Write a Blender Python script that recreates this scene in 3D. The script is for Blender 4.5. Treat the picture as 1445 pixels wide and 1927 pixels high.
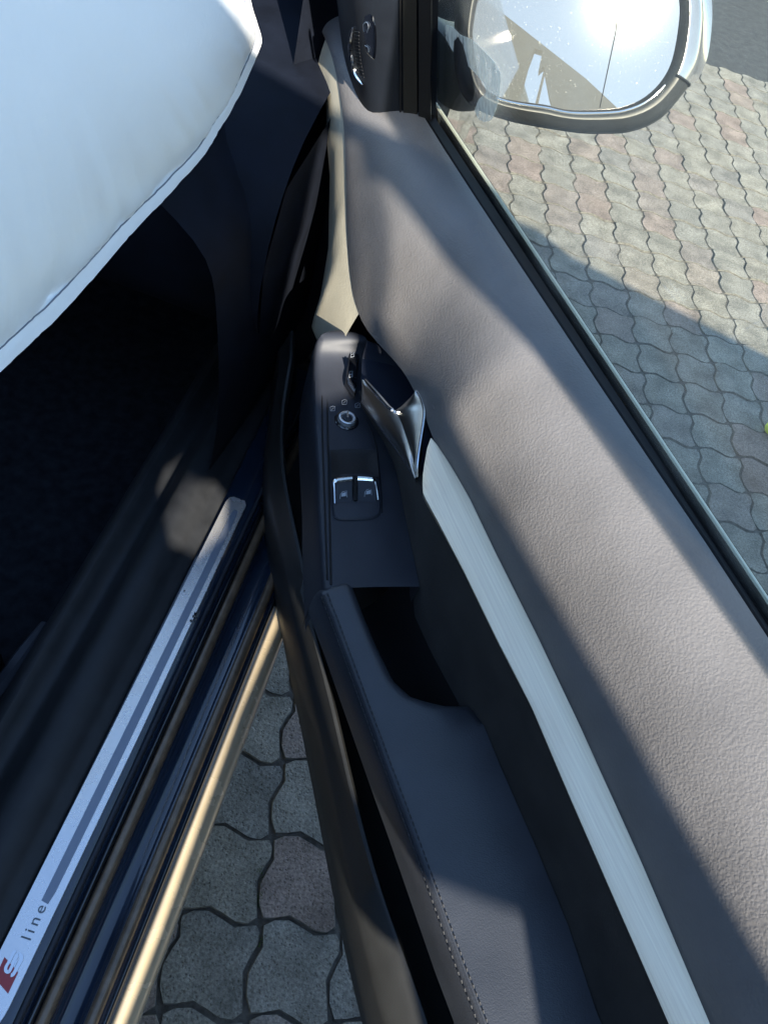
import bpy, bmesh, math, random
from mathutils import Vector, Matrix, noise
random.seed(7)
for o in list(bpy.data.objects): bpy.data.objects.remove(o)
scene = bpy.context.scene
COL = scene.collection
PI = math.pi
R = math.radians

# ------------------------------------------------------------------ camera
CAM = Vector((0, 0, 1.38))
PITCH, ROLL, FPX = R(52.2822), R(23.6564), 1448.0
_fw = Vector((0, math.cos(PITCH), -math.sin(PITCH)))
_r0 = Vector((1, 0, 0)); _u0 = Vector((0, math.sin(PITCH), math.cos(PITCH)))
_rt = _r0 * math.cos(ROLL) + _u0 * math.sin(ROLL)
_up = -_r0 * math.sin(ROLL) + _u0 * math.cos(ROLL)
cd = bpy.data.cameras.new('camera'); cam = bpy.data.objects.new('camera', cd); COL.objects.link(cam)
m = Matrix((_rt, _up, -_fw)).transposed().to_4x4(); m.translation = CAM
cam.matrix_world = m
cd.sensor_fit = 'VERTICAL'; cd.sensor_height = 36.0; cd.lens = 36.0 * FPX / 1927.0
cd.clip_start = 0.02; cd.clip_end = 2000
scene.camera = cam

# ------------------------------------------------------------------ light
SUN_HEAD, SUN_EL = R(148), R(28)            # heading clockwise from +Y
SUN = Vector((math.sin(SUN_HEAD) * math.cos(SUN_EL), math.cos(SUN_HEAD) * math.cos(SUN_EL), math.sin(SUN_EL)))
w = bpy.data.worlds.new('World'); scene.world = w; w.use_nodes = True
nt = w.node_tree; bg = nt.nodes['Background']
sky = nt.nodes.new('ShaderNodeTexSky'); sky.sky_type = 'NISHITA'; sky.sun_disc = False
sky.sun_elevation = SUN_EL; sky.sun_rotation = SUN_HEAD
sky.air_density = 1.0; sky.dust_density = 0.0; sky.ozone_density = 2.0
nt.links.new(sky.outputs[0], bg.inputs[0]); bg.inputs[1].default_value = 0.14
ld = bpy.data.lights.new('sun', 'SUN'); ld.energy = 4.4; ld.angle = R(0.53); ld.color = (1.0, 0.93, 0.81)
lo = bpy.data.objects.new('sun', ld); COL.objects.link(lo)
lo.rotation_euler = (-SUN).to_track_quat('-Z', 'Y').to_euler(); lo.location = (3, -5, 6)
vs = scene.view_settings
vs.view_transform = 'Standard'; vs.look = 'None'; vs.gamma = 1; vs.use_curve_mapping = False
vs.exposure = 1.86

# ------------------------------------------------------------------ frames of reference
def ray(px, py):
    return (_rt * (px - 722.5) - _up * (py - 963.5) + _fw * FPX).normalized()
def at(px, py, z):                         # photo direction met with a height
    d = ray(px, py); return CAM + d * ((z - CAM.z) / d.z)
def onp(px, py, p0, n):                    # photo direction met with a plane
    d = ray(px, py); return CAM + d * ((p0 - CAM).dot(n) / d.dot(n))
UPZ = Vector((0, 0, 1))
TH = R(40)
DH = Vector((-math.sin(TH), math.cos(TH), 0)); DW = Vector((-math.cos(TH), -math.sin(TH), 0))
def D(s, w, z): return DH * s + DW * w + Vector((0, 0, z))      # door frame: s to hinge, w inboard
def dw(v): return v.dot(DH), v.dot(DW), v.z
TC = R(-4.6)
CF = Vector((math.sin(TC), math.cos(TC), 0)); CR = Vector((math.cos(TC), -math.sin(TC), 0))
def C(f, r, z): return CF * f + CR * r + Vector((0, 0, z))      # car frame: f forward, r right

# ------------------------------------------------------------------ mesh helpers
def mk(name, verts, faces, mat, parent=None, smooth=True, sharp=35, kind=None):
    me = bpy.data.meshes.new(name)
    me.from_pydata([tuple(v) for v in verts], [], faces)
    bm = bmesh.new(); bm.from_mesh(me); bmesh.ops.remove_doubles(bm, verts=bm.verts, dist=1e-5)
    bmesh.ops.recalc_face_normals(bm, faces=bm.faces); bm.to_mesh(me); bm.free()
    if smooth:
        me.polygons.foreach_set('use_smooth', [True] * len(me.polygons))
        me.set_sharp_from_angle(angle=R(sharp))
    me.materials.append(mat)
    return add(name, me, parent, kind)
def add(name, me, parent=None, kind=None):
    o = bpy.data.objects.new(name, me); COL.objects.link(o)
    if parent is not None:
        o.parent = parent
        p, loc = parent, Vector((0, 0, 0))
        while p is not None: loc += p.location; p = p.parent
        o.location = -loc
    if kind: o['kind'] = kind
    return o
def tag(o, label, cat, group=None):
    o['label'] = label; o['category'] = cat
    if group: o['group'] = group
    return o
def empty(name, loc):
    o = bpy.data.objects.new(name, None); COL.objects.link(o); o.location = loc; o.empty_display_size = .1
    return o
def grid(rows, closed=False):
    n = len(rows[0]); v = [p for r in rows for p in r]; f = []
    for i in range(len(rows) - 1):
        for j in range(n - 1 + (1 if closed else 0)):
            k = (j + 1) % n
            f.append((i * n + j, i * n + k, (i + 1) * n + k, (i + 1) * n + j))
    return v, f
def merge(*parts):
    V, Fc = [], []
    for v, f in parts:
        b = len(V); V += list(v); Fc += [tuple(i + b for i in q) for q in f]
    return V, Fc
def cr(pts, sub):                          # Catmull-Rom through points
    out = []
    n = len(pts)
    for i in range(n - 1):
        p0, p1, p2, p3 = pts[max(i - 1, 0)], pts[i], pts[i + 1], pts[min(i + 2, n - 1)]
        for k in range(sub):
            t = k / sub
            out.append(0.5 * ((2 * p1) + (p2 - p0) * t + (2 * p0 - 5 * p1 + 4 * p2 - p3) * t * t + (3 * p1 - p0 - 3 * p2 + p3) * t ** 3))
    out.append(pts[-1]); return out
def resample(pts, n, closed=False):
    q = list(pts) + ([pts[0]] if closed else [])
    L = [0]
    for a, b in zip(q, q[1:]): L.append(L[-1] + (b - a).length)
    out = []; N = n if closed else n - 1
    for i in range(n):
        t = L[-1] * i / N; k = 0
        while k < len(L) - 2 and L[k + 1] < t: k += 1
        u = 0 if L[k + 1] == L[k] else (t - L[k]) / (L[k + 1] - L[k])
        out.append(q[k].lerp(q[k + 1], u))
    return out
def tube(pts, rad, n=8, caps=True):
    rings = []
    for i, p in enumerate(pts):
        a = pts[max(i - 1, 0)]; b = pts[min(i + 1, len(pts) - 1)]
        t = (b - a).normalized()
        x = t.cross(Vector((0.13, 0.27, 1))).normalized(); y = t.cross(x)
        r = rad[i] if isinstance(rad, (list, tuple)) else rad
        rings.append([p + x * math.cos(2 * PI * k / n) * r + y * math.sin(2 * PI * k / n) * r for k in range(n)])
    v, f = grid(rings, True)
    if caps: f += [tuple(range(n)), tuple(range(len(v) - n, len(v)))]
    return v, f
def prism(outline, off):                   # closed outline extruded along a vector
    n = len(outline); v = list(outline) + [p + off for p in outline]
    f = [tuple(range(n)), tuple(range(n, 2 * n))] + [(i, (i + 1) % n, n + (i + 1) % n, n + i) for i in range(n)]
    return v, f
def pillow(outline, nrm, h, inset=0.25, rim=0.0):   # raised plate with a rounded edge
    c = sum(outline, Vector()) / len(outline)
    rings = [[p - nrm * rim for p in outline]]
    for k, (a, b) in enumerate(((0, 0), (.3, .55), (.65, .88), (1, 1))):
        rings.append([p.lerp(c, inset * a) + nrm * h * b for p in outline])
    v, f = grid(rings, True); n = len(outline)
    f.append(tuple(range(len(v) - n, len(v)))); return v, f
def line(px, zs=None):                     # photo points at heights -> (s,w,z) sorted by s
    L = []
    for q in px:
        L.append(dw(at(*q)))
    return sorted(L)
def ev(L, s):                              # evaluate such a line at s
    if s <= L[0][0]: return L[0][1], L[0][2]
    for a, b in zip(L, L[1:]):
        if s <= b[0]:
            t = (s - a[0]) / max(b[0] - a[0], 1e-9)
            t2 = t
            return a[1] + (b[1] - a[1]) * t2, a[2] + (b[2] - a[2]) * t2
    return L[-1][1], L[-1][2]
def sm(L, k=2):                            # smooth a line a little
    for _ in range(k):
        L = [L[0]] + [(b[0], (a[1] + 2 * b[1] + c[1]) / 4, (a[2] + 2 * b[2] + c[2]) / 4) for a, b, c in zip(L, L[1:], L[2:])] + [L[-1]]
    return L
def frange(a, b, n): return [a + (b - a) * i / (n - 1) for i in range(n)]

# ------------------------------------------------------------------ materials
def mat(name, col, rough=.5, metal=0., spec=.5, coat=0., bump=None, var=0., var_scale=30, coat_rough=.05, aniso=0, sheen=0):
    m = bpy.data.materials.new(name); m.use_nodes = True; t = m.node_tree
    b = t.nodes['Principled BSDF']
    b.inputs['Base Color'].default_value = (*col, 1); b.inputs['Roughness'].default_value = rough
    b.inputs['Metallic'].default_value = metal; b.inputs['Specular IOR Level'].default_value = spec
    b.inputs['Coat Weight'].default_value = coat; b.inputs['Coat Roughness'].default_value = coat_rough
    if aniso: b.inputs['Anisotropic'].default_value = aniso
    if sheen: b.inputs['Sheen Weight'].default_value = sheen
    co = t.nodes.new('ShaderNodeTexCoord')
    if var:
        n = t.nodes.new('ShaderNodeTexNoise'); n.inputs['Scale'].default_value = var_scale; n.inputs['Detail'].default_value = 6
        t.links.new(co.outputs['Object'], n.inputs['Vector'])
        r = t.nodes.new('ShaderNodeValToRGB')
        r.color_ramp.elements[0].position = .3; r.color_ramp.elements[1].position = .7
        r.color_ramp.elements[0].color = (*[c * (1 - var) for c in col], 1); r.color_ramp.elements[1].color = (*[min(c * (1 + var), 1) for c in col], 1)
        t.links.new(n.outputs['Fac'], r.inputs['Fac']); t.links.new(r.outputs['Color'], b.inputs['Base Color'])
        mr = t.nodes.new('ShaderNodeMapRange'); mr.inputs[3].default_value = max(rough - .06, .0); mr.inputs[4].default_value = min(rough + .08, 1)
        t.links.new(n.outputs['Fac'], mr.inputs[0]); t.links.new(mr.outputs[0], b.inputs['Roughness'])
    if bump:
        kind, sc, st, dist = bump
        bn = t.nodes.new('ShaderNodeBump'); bn.inputs['Strength'].default_value = st; bn.inputs['Distance'].default_value = dist
        if kind == 'leather':
            n0 = t.nodes.new('ShaderNodeTexNoise'); n0.inputs['Scale'].default_value = sc * .5; n0.inputs['Detail'].default_value = 2
            mx = t.nodes.new('ShaderNodeMixRGB'); mx.inputs[0].default_value = .004
            v = t.nodes.new('ShaderNodeTexVoronoi'); v.feature = 'SMOOTH_F1'; v.inputs['Scale'].default_value = sc; v.inputs['Smoothness'].default_value = .25
            t.links.new(co.outputs['Object'], n0.inputs['Vector']); t.links.new(co.outputs['Object'], mx.inputs[1]); t.links.new(n0.outputs['Color'], mx.inputs[2])
            t.links.new(mx.outputs[0], v.inputs['Vector'])
            cl = t.nodes.new('ShaderNodeMapRange'); cl.inputs[1].default_value = .75; cl.inputs[2].default_value = .15
            t.links.new(v.outputs['Distance'], cl.inputs[0])
            n1 = t.nodes.new('ShaderNodeTexNoise'); n1.inputs['Scale'].default_value = sc * 1.7; n1.inputs['Detail'].default_value = 4
            t.links.new(co.outputs['Object'], n1.inputs['Vector'])
            ad = t.nodes.new('ShaderNodeMath'); ad.operation = 'MULTIPLY_ADD'; ad.inputs[1].default_value = .25
            t.links.new(n1.outputs['Fac'], ad.inputs[0]); t.links.new(cl.outputs[0], ad.inputs[2])
            t.links.new(ad.outputs[0], bn.inputs['Height'])
        else:
            n = t.nodes.new('ShaderNodeTexNoise'); n.inputs['Scale'].default_value = sc; n.inputs['Detail'].default_value = 8; n.inputs['Roughness'].default_value = .65
            t.links.new(co.outputs['Object'], n.inputs['Vector']); t.links.new(n.outputs['Fac'], bn.inputs['Height'])
        t.links.new(bn.outputs[0], b.inputs['Normal'])
    return m
M = {}
M['panel'] = mat('grained_leather', (.168, .160, .156), .48, spec=.4, bump=('leather', 420, .22, .0009), var=.12, var_scale=14)
M['armrest'] = mat('armrest_leather', (.030, .034, .043), .42, spec=.6, bump=('leather', 700, .2, .0006), var=.15, var_scale=20)
M['card'] = mat('card_plastic', (.026, .027, .027), .5, bump=('noise', 500, .3, .0005), var=.15)
M['suede'] = mat('suede', (.030, .028, .026), .95, spec=.1, bump=('noise', 700, .4, .0008), var=.25, var_scale=22, sheen=.08)
M['plastic'] = mat('soft_black_plastic', (.026, .029, .038), .5, spec=.35, bump=('noise', 900, .15, .0004), var=.12)
M['sail'] = mat('sail_plastic', (.010, .013, .019), .55, spec=.25, bump=('noise', 900, .15, .0004), var=.15)  # base darkened to stand in for shade missing on this panel
M['jamb'] = mat('jamb_paint', (.075, .072, .07), .45, spec=.4, var=.08, var_scale=20)
M['black'] = mat('black_rubber', (.010, .010, .011), .55, spec=.3)
M['sailstrip'] = mat('sail_strip', (.02, .019, .017), .6, spec=.2)
M['gloss'] = mat('gloss_black', (.008, .009, .012), .12, coat=1)
M['chrome'] = mat('satin_chrome', (.82, .83, .84), .16, metal=1)
M['handle'] = mat('handle_metal', (.60, .585, .55), .30, metal=1)
M['icon'] = mat('icon_print', (.35, .38, .42), .6)
M['ring'] = mat('knob_ring', (.70, .71, .72), .3, metal=.8)
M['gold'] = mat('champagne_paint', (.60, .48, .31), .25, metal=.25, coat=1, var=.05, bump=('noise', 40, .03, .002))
M['seal_reflect'] = mat('seal_reflect_brown', (.17, .115, .07), .35, metal=.2, coat=.5, var=.25, var_scale=70)  # brown base colour paints a warm reflection on the seal ridges
M['sillpaint'] = mat('dark_blue_paint', (.012, .022, .042), .2, coat=1, var=.2, var_scale=20, bump=('noise', 12, .03, .002))
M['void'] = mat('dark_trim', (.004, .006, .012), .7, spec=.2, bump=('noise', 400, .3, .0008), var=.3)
M['silltrim'] = mat('sill_trim', (.020, .021, .023), .5, spec=.35, bump=('noise', 500, .25, .0006), var=.2, var_scale=40)
M['carpet'] = mat('carpet', (.012, .014, .018), .95, spec=.1, bump=('noise', 420, .6, .002), var=.4, var_scale=60)
M['trim'] = mat('interior_trim', (.013, .015, .021), .6, spec=.3, bump=('noise', 500, .25, .0006), var=.15)
M['red'] = mat('red_enamel', (.42, .03, .035), .35, coat=.5, var=.08)
M['grey'] = mat('grey_print', (.13, .15, .17), .55)
M['plategrey'] = mat('plate_groove', (.25, .28, .34), .45, metal=.5)
M['body'] = mat('body_paint', (.16, .135, .11), .28, metal=.6, coat=1, var=.06)
M['lime'] = mat('lime_plastic', (.55, .68, .05), .45, var=.1)
M['moss'] = mat('moss', (.045, .085, .015), .9, var=.3, var_scale=200)
M['thread'] = mat('thread', (.018, .019, .022), .6)
M['white'] = mat('airbag_fabric', (.86, .87, .87), .6, spec=.3, bump=('noise', 7, .16, .02), var=.015, var_scale=5)
M['seamthread'] = mat('seam_thread', (.16, .18, .22), .8)
M['blocker'] = mat('shade_blocker', (.30, .28, .25), .85, var=.15, bump=('noise', 60, .4, .004))

def brushed():
    m = bpy.data.materials.new('brushed_aluminium'); m.use_nodes = True; t = m.node_tree; b = t.nodes['Principled BSDF']
    b.inputs['Metallic'].default_value = .6; b.inputs['Roughness'].default_value = .4
    co = t.nodes.new('ShaderNodeTexCoord'); mp = t.nodes.new('ShaderNodeMapping')
    mp.inputs['Rotation'].default_value = (0, 0, -TH); mp2 = t.nodes.new('ShaderNodeMapping'); mp2.inputs['Scale'].default_value = (700, 7, 700)
    n = t.nodes.new('ShaderNodeTexNoise'); n.inputs['Scale'].default_value = 1; n.inputs['Detail'].default_value = 5
    t.links.new(co.outputs['Object'], mp.inputs[0]); t.links.new(mp.outputs[0], mp2.inputs[0]); t.links.new(mp2.outputs[0], n.inputs['Vector'])
    r = t.nodes.new('ShaderNodeValToRGB'); r.color_ramp.elements[0].color = (.84, .69, .50, 1); r.color_ramp.elements[1].color = (1.0, .86, .64, 1)
    r.color_ramp.elements[0].position = .3; r.color_ramp.elements[1].position = .7
    t.links.new(n.outputs['Fac'], r.inputs[0]); t.links.new(r.outputs[0], b.inputs['Base Color'])
    mr = t.nodes.new('ShaderNodeMapRange'); mr.inputs[3].default_value = .34; mr.inputs[4].default_value = .52
    t.links.new(n.outputs['Fac'], mr.inputs[0]); t.links.new(mr.outputs[0], b.inputs['Roughness'])
    bn = t.nodes.new('ShaderNodeBump'); bn.inputs['Strength'].default_value = .12; bn.inputs['Distance'].default_value = .0004
    t.links.new(n.outputs['Fac'], bn.inputs['Height']); t.links.new(bn.outputs[0], b.inputs['Normal'])
    return m
M['alu'] = brushed()
M['plate'] = mat('scuff_plate_metal', (.92, .90, .88), .26, metal=.8, var=.03, var_scale=40)

def paver_mat(name, source):
    m = bpy.data.materials.new(name); m.use_nodes = True; t = m.node_tree; b = t.nodes['Principled BSDF']
    b.inputs['Roughness'].default_value = .9; b.inputs['Specular IOR Level'].default_value = .25
    geo = t.nodes.new('ShaderNodeNewGeometry')
    if source == 'object':
        oi = t.nodes.new('ShaderNodeObjectInfo'); rnd = oi.outputs['Random']
    else:
        a = t.nodes.new('ShaderNodeAttribute'); a.attribute_name = 'tint'; rnd = a.outputs['Fac']
    r = t.nodes.new('ShaderNodeValToRGB'); cr_ = r.color_ramp
    cols = [(0, (.262, .25, .225)), (.3, (.305, .283, .240)), (.55, (.28, .265, .235)), (.70, (.30, .275, .235)), (.78, (.30, .235, .205)), (1, (.262, .25, .23))]
    cr_.elements[0].position = 0; cr_.elements[0].color = (*cols[0][1], 1); cr_.elements[1].position = 1; cr_.elements[1].color = (*cols[-1][1], 1)
    for p, c in cols[1:-1]: e = cr_.elements.new(p); e.color = (*c, 1)
    t.links.new(rnd, r.inputs[0])
    n1 = t.nodes.new('ShaderNodeTexNoise'); n1.inputs['Scale'].default_value = 190; n1.inputs['Detail'].default_value = 6; n1.inputs['Roughness'].default_value = .7
    n2 = t.nodes.new('ShaderNodeTexNoise'); n2.inputs['Scale'].default_value = 14; n2.inputs['Detail'].default_value = 6
    v = t.nodes.new('ShaderNodeTexVoronoi'); v.inputs['Scale'].default_value = 150
    for n in (n1, n2, v): t.links.new(geo.outputs['Position'], n.inputs['Vector'])
    r1 = t.nodes.new('ShaderNodeMapRange'); r1.inputs[1].default_value = .3; r1.inputs[2].default_value = .7; r1.inputs[3].default_value = .45; r1.inputs[4].default_value = 1.45
    r2 = t.nodes.new('ShaderNodeMapRange'); r2.inputs[1].default_value = .3; r2.inputs[2].default_value = .7; r2.inputs[3].default_value = .62; r2.inputs[4].default_value = 1.22
    t.links.new(n1.outputs['Fac'], r1.inputs[0]); t.links.new(n2.outputs['Fac'], r2.inputs[0])
    mu = t.nodes.new('ShaderNodeMath'); mu.operation = 'MULTIPLY'; t.links.new(r1.outputs[0], mu.inputs[0]); t.links.new(r2.outputs[0], mu.inputs[1])
    vm = t.nodes.new('ShaderNodeVectorMath'); vm.operation = 'SCALE'; t.links.new(r.outputs[0], vm.inputs[0]); t.links.new(mu.outputs[0], vm.inputs['Scale'])
    t.links.new(vm.outputs[0], b.inputs['Base Color'])
    pit = t.nodes.new('ShaderNodeMapRange'); pit.inputs[1].default_value = .05; pit.inputs[2].default_value = .35
    t.links.new(v.outputs['Distance'], pit.inputs[0])
    ad = t.nodes.new('ShaderNodeMath'); ad.operation = 'MULTIPLY_ADD'; ad.inputs[1].default_value = 1.4
    t.links.new(n1.outputs['Fac'], ad.inputs[0]); t.links.new(pit.outputs[0], ad.inputs[2])
    bn = t.nodes.new('ShaderNodeBump'); bn.inputs['Strength'].default_value = .9; bn.inputs['Distance'].default_value = .0035
    t.links.new(ad.outputs[0], bn.inputs['Height']); t.links.new(bn.outputs[0], b.inputs['Normal'])
    return m
M['paver'] = paver_mat('paver_concrete', 'object'); M['paver_far'] = paver_mat('paver_concrete_far', 'attr')
M['sand'] = mat('joint_sand', (.12, .11, .095), .95, spec=.1, var=.35, var_scale=90, bump=('noise', 300, .6, .004))
M['edge'] = mat('dimmed_paver_edge', (.125, .118, .105), .95, spec=.1, var=.45, var_scale=70, bump=('noise', 260, .6, .003))  # joint-dirt tone, darkened so bevels lose their sunlit highlight
M['dark_ground'] = mat('dark_ground', (.055, .056, .058), .85, spec=.3, var=.3, var_scale=25, bump=('noise', 160, .8, .006))

def glass_mat():
    m = bpy.data.materials.new('door_glass'); m.use_nodes = True; t = m.node_tree
    for n in list(t.nodes): t.nodes.remove(n)
    out = t.nodes.new('ShaderNodeOutputMaterial')
    tr = t.nodes.new('ShaderNodeBsdfTransparent'); tr.inputs[0].default_value = (.95, .955, .89, 1)
    gl = t.nodes.new('ShaderNodeBsdfGlossy'); gl.inputs['Roughness'].default_value = .01
    fr = t.nodes.new('ShaderNodeFresnel'); fr.inputs[0].default_value = 1.35
    mx = t.nodes.new('ShaderNodeMixShader')
    ge = t.nodes.new('ShaderNodeNewGeometry'); io = t.nodes.new('ShaderNodeMapRange'); io.inputs[3].default_value = 1.3; io.inputs[4].default_value = 1 / 1.3
    t.links.new(ge.outputs['Backfacing'], io.inputs[0]); t.links.new(io.outputs[0], fr.inputs[0])
    t.links.new(fr.outputs[0], mx.inputs[0]); t.links.new(tr.outputs[0], mx.inputs[1]); t.links.new(gl.outputs[0], mx.inputs[2])
    df = t.nodes.new('ShaderNodeBsdfDiffuse'); df.inputs[0].default_value = (.75, .76, .74, 1)
    tl = t.nodes.new('ShaderNodeBsdfTranslucent'); tl.inputs[0].default_value = (.75, .76, .74, 1)
    m3 = t.nodes.new('ShaderNodeMixShader'); t.links.new(df.outputs[0], m3.inputs[1]); t.links.new(tl.outputs[0], m3.inputs[2])
    co = t.nodes.new('ShaderNodeTexCoord'); n = t.nodes.new('ShaderNodeTexNoise'); n.inputs['Scale'].default_value = 9; n.inputs['Detail'].default_value = 8
    n2 = t.nodes.new('ShaderNodeTexNoise'); n2.inputs['Scale'].default_value = 900; n2.inputs['Detail'].default_value = 2
    t.links.new(co.outputs['Object'], n.inputs['Vector']); t.links.new(co.outputs['Object'], n2.inputs['Vector'])
    r = t.nodes.new('ShaderNodeMapRange'); r.inputs[1].default_value = .35; r.inputs[2].default_value = .75; r.inputs[3].default_value = .015; r.inputs[4].default_value = .09
    t.links.new(n.outputs['Fac'], r.inputs[0])
    r2 = t.nodes.new('ShaderNodeMapRange'); r2.inputs[1].default_value = .68; r2.inputs[2].default_value = .74; r2.inputs[4].default_value = .25
    t.links.new(n2.outputs['Fac'], r2.inputs[0])
    ad = t.nodes.new('ShaderNodeMath'); ad.operation = 'ADD'; t.links.new(r.outputs[0], ad.inputs[0]); t.links.new(r2.outputs[0], ad.inputs[1])
    m2 = t.nodes.new('ShaderNodeMixShader'); t.links.new(ad.outputs[0], m2.inputs[0]); t.links.new(mx.outputs[0], m2.inputs[1]); t.links.new(m3.outputs[0], m2.inputs[2])
    t.links.new(m2.outputs[0], out.inputs[0]); return m
M['glass'] = glass_mat()
def smear_mat():
    m = bpy.data.materials.new('dried_smear'); m.use_nodes = True; t = m.node_tree; b = t.nodes['Principled BSDF']
    b.inputs['Base Color'].default_value = (.80, .82, .74, 1); b.inputs['Roughness'].default_value = .9
    co = t.nodes.new('ShaderNodeTexCoord'); mp = t.nodes.new('ShaderNodeMapping'); mp.inputs['Scale'].default_value = (160, 160, 10)
    n = t.nodes.new('ShaderNodeTexNoise'); n.inputs['Scale'].default_value = 1; n.inputs['Detail'].default_value = 6
    t.links.new(co.outputs['Object'], mp.inputs[0]); t.links.new(mp.outputs[0], n.inputs['Vector'])
    r = t.nodes.new('ShaderNodeMapRange'); r.inputs[1].default_value = .25; r.inputs[2].default_value = .65; r.inputs[3].default_value = .12; r.inputs[4].default_value = .6
    t.links.new(n.outputs['Fac'], r.inputs[0]); t.links.new(r.outputs[0], b.inputs['Alpha'])
    b.inputs['Subsurface Weight'].default_value = 0
    return m
M['smear'] = smear_mat()
def mirror_mat():
    m = bpy.data.materials.new('mirror_glass'); m.use_nodes = True; t = m.node_tree
    for n in list(t.nodes): t.nodes.remove(n)
    out = t.nodes.new('ShaderNodeOutputMaterial')
    g1 = t.nodes.new('ShaderNodeBsdfGlossy'); g1.inputs['Roughness'].default_value = .0; g1.inputs[0].default_value = (.43, .38, .37, 1)
    g2 = t.nodes.new('ShaderNodeBsdfGlossy'); g2.inputs['Roughness'].default_value = .09; g2.inputs[0].default_value = (.80, .82, .82, 1)
    df = t.nodes.new('ShaderNodeBsdfDiffuse'); df.inputs[0].default_value = (.6, .6, .58, 1)
    a = t.nodes.new('ShaderNodeMixShader'); a.inputs[0].default_value = .003
    t.links.new(g1.outputs[0], a.inputs[1]); t.links.new(g2.outputs[0], a.inputs[2])
    co = t.nodes.new('ShaderNodeTexCoord'); n = t.nodes.new('ShaderNodeTexNoise'); n.inputs['Scale'].default_value = 420; n.inputs['Detail'].default_value = 3
    t.links.new(co.outputs['Object'], n.inputs['Vector'])
    r = t.nodes.new('ShaderNodeMapRange'); r.inputs[1].default_value = .66; r.inputs[2].default_value = .74; r.inputs[3].default_value = .13; r.inputs[4].default_value = .45
    t.links.new(n.outputs['Fac'], r.inputs[0])
    b = t.nodes.new('ShaderNodeMixShader'); t.links.new(r.outputs[0], b.inputs[0]); t.links.new(a.outputs[0], b.inputs[1]); t.links.new(df.outputs[0], b.inputs[2])
    t.links.new(b.outputs[0], out.inputs[0]); return m
M['mirror'] = mirror_mat()

# ------------------------------------------------------------------ ground and paving
def sheet(name, x0, x1, y0, y1, z, mt):
    o = mk(name, [(x0, y0, z), (x1, y0, z), (x1, y1, z), (x0, y1, z)], [(0, 1, 2, 3)], mt, smooth=False); o['kind'] = 'structure'; return o
paving = sheet('paving', -300, 300, -300, 300, -.0045, M['sand'])
U0 = .1278; PH = R(-15.4437)
PU = Vector((math.cos(PH), -math.sin(PH), 0)); PV = Vector((-math.sin(PH), -math.cos(PH), 0))
ORG = at(489.5, 1735, 0)
SAWV = [(0, 0), (.25, .06), (.55, -.10)]
SAWU = [(0, 0), (.36, -.10), (.70, .07)]
def paver_outline(shrink):
    pts = []
    for b, a in SAWV: pass
    top = [(a, o) for a, o in SAWU]                       # b=0 edge, a rising
    right = [(1 + o, b) for b, o in SAWV]                 # a=1 edge, b rising
    bot = [(1 - 0, 1.0)] + [(a, 1 + o) for a, o in reversed(SAWU[1:])]
    left = [(0, 1.0)] + [(o, b) for b, o in reversed(SAWV[1:])]
    P = top + right + bot + left
    n = len(P); out = []
    for i in range(n):                                    # inset
        p0, p1, p2 = P[i - 1], P[i], P[(i + 1) % n]
        e1 = Vector((p1[0] - p0[0], p1[1] - p0[1])).normalized(); e2 = Vector((p2[0] - p1[0], p2[1] - p1[1])).normalized()
        nn = Vector((-e1.y, e1.x)) + Vector((-e2.y, e2.x)); nn /= max(nn.length_squared / 2, .5)
        out.append((p1[0] + nn.x * shrink, p1[1] + nn.y * shrink))
    return out
G = .012
OA, OB = paver_outline(G), paver_outline(G + .018)
def curve2(O):
    P = [Vector((a, b, 0)) for a, b in O]; n = len(P); out = []
    for i in range(n):
        p0, p1, p2, p3 = P[i - 1], P[i], P[(i + 1) % n], P[(i + 2) % n]
        out.append(p1 * .90 + (p0 + p2) * .05)
        out.append((p1 + p2) * .54 - (p0 + p3) * .04)
    return [(p.x, p.y) for p in out]
OA, OB = curve2(OA), curve2(OB)
def paver_geo(rnd=None):
    v = []
    for O, z in ((OB, 0), (OA, -.0065)):
        for a, b in O: v.append(PU * ((a - .5) * U0) + PV * ((b - .5) * U0) + Vector((0, 0, z)))
    n = len(OA)
    f = [tuple(range(n))]
    for i in range(n): f.append((i, (i + 1) % n, n + (i + 1) % n, n + i))
    return v, f
pv, pf = paver_geo()
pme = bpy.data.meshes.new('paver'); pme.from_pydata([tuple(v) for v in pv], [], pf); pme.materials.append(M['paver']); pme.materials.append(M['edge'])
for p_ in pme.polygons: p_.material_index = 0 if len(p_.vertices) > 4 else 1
bm = bmesh.new(); bm.from_mesh(pme); bmesh.ops.recalc_face_normals(bm, faces=bm.faces); bm.to_mesh(pme); bm.free()
pme.polygons.foreach_set('use_smooth', [True] * len(pme.polygons)); pme.set_sharp_from_angle(angle=R(50))
EDGE_A, EDGE_B = at(1330, 120, 0), at(1445, 160, 0)       # where the paving meets the darker ground sheet
ed = (EDGE_B - EDGE_A).normalized(); en = Vector((-ed.y, ed.x, 0))
def project(v):
    d = v - CAM; z = d.dot(_fw)
    if z <= .05: return None
    return 722.5 + d.dot(_rt) / z * FPX, 963.5 - d.dot(_up) / z * FPX
cells = []
for i in range(-40, 60):
    for j in range(-60, 30):
        c = ORG + PU * ((i + .5) * U0) + PV * ((j + .5) * U0)
        if (c - EDGE_A).dot(en) > .0 or c.length > 7: continue
        q = project(c); vis = False
        if q and -70 < q[0] < 1515 and -40 < q[1] < 1990:
            x, y = q
            wedge = y > 1080 and x > 480 - (y - 1150) * .38 and x < 570 + (y - 1100) * .26
            out = x > 820 + (y - 222) * .69 - 20 and y > 60
            vis = wedge or out
        cells.append((0 if vis else 1, (c - CAM).length, c))
cells.sort(key=lambda t: (t[0], t[1]))
rg = random.Random(3)
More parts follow.
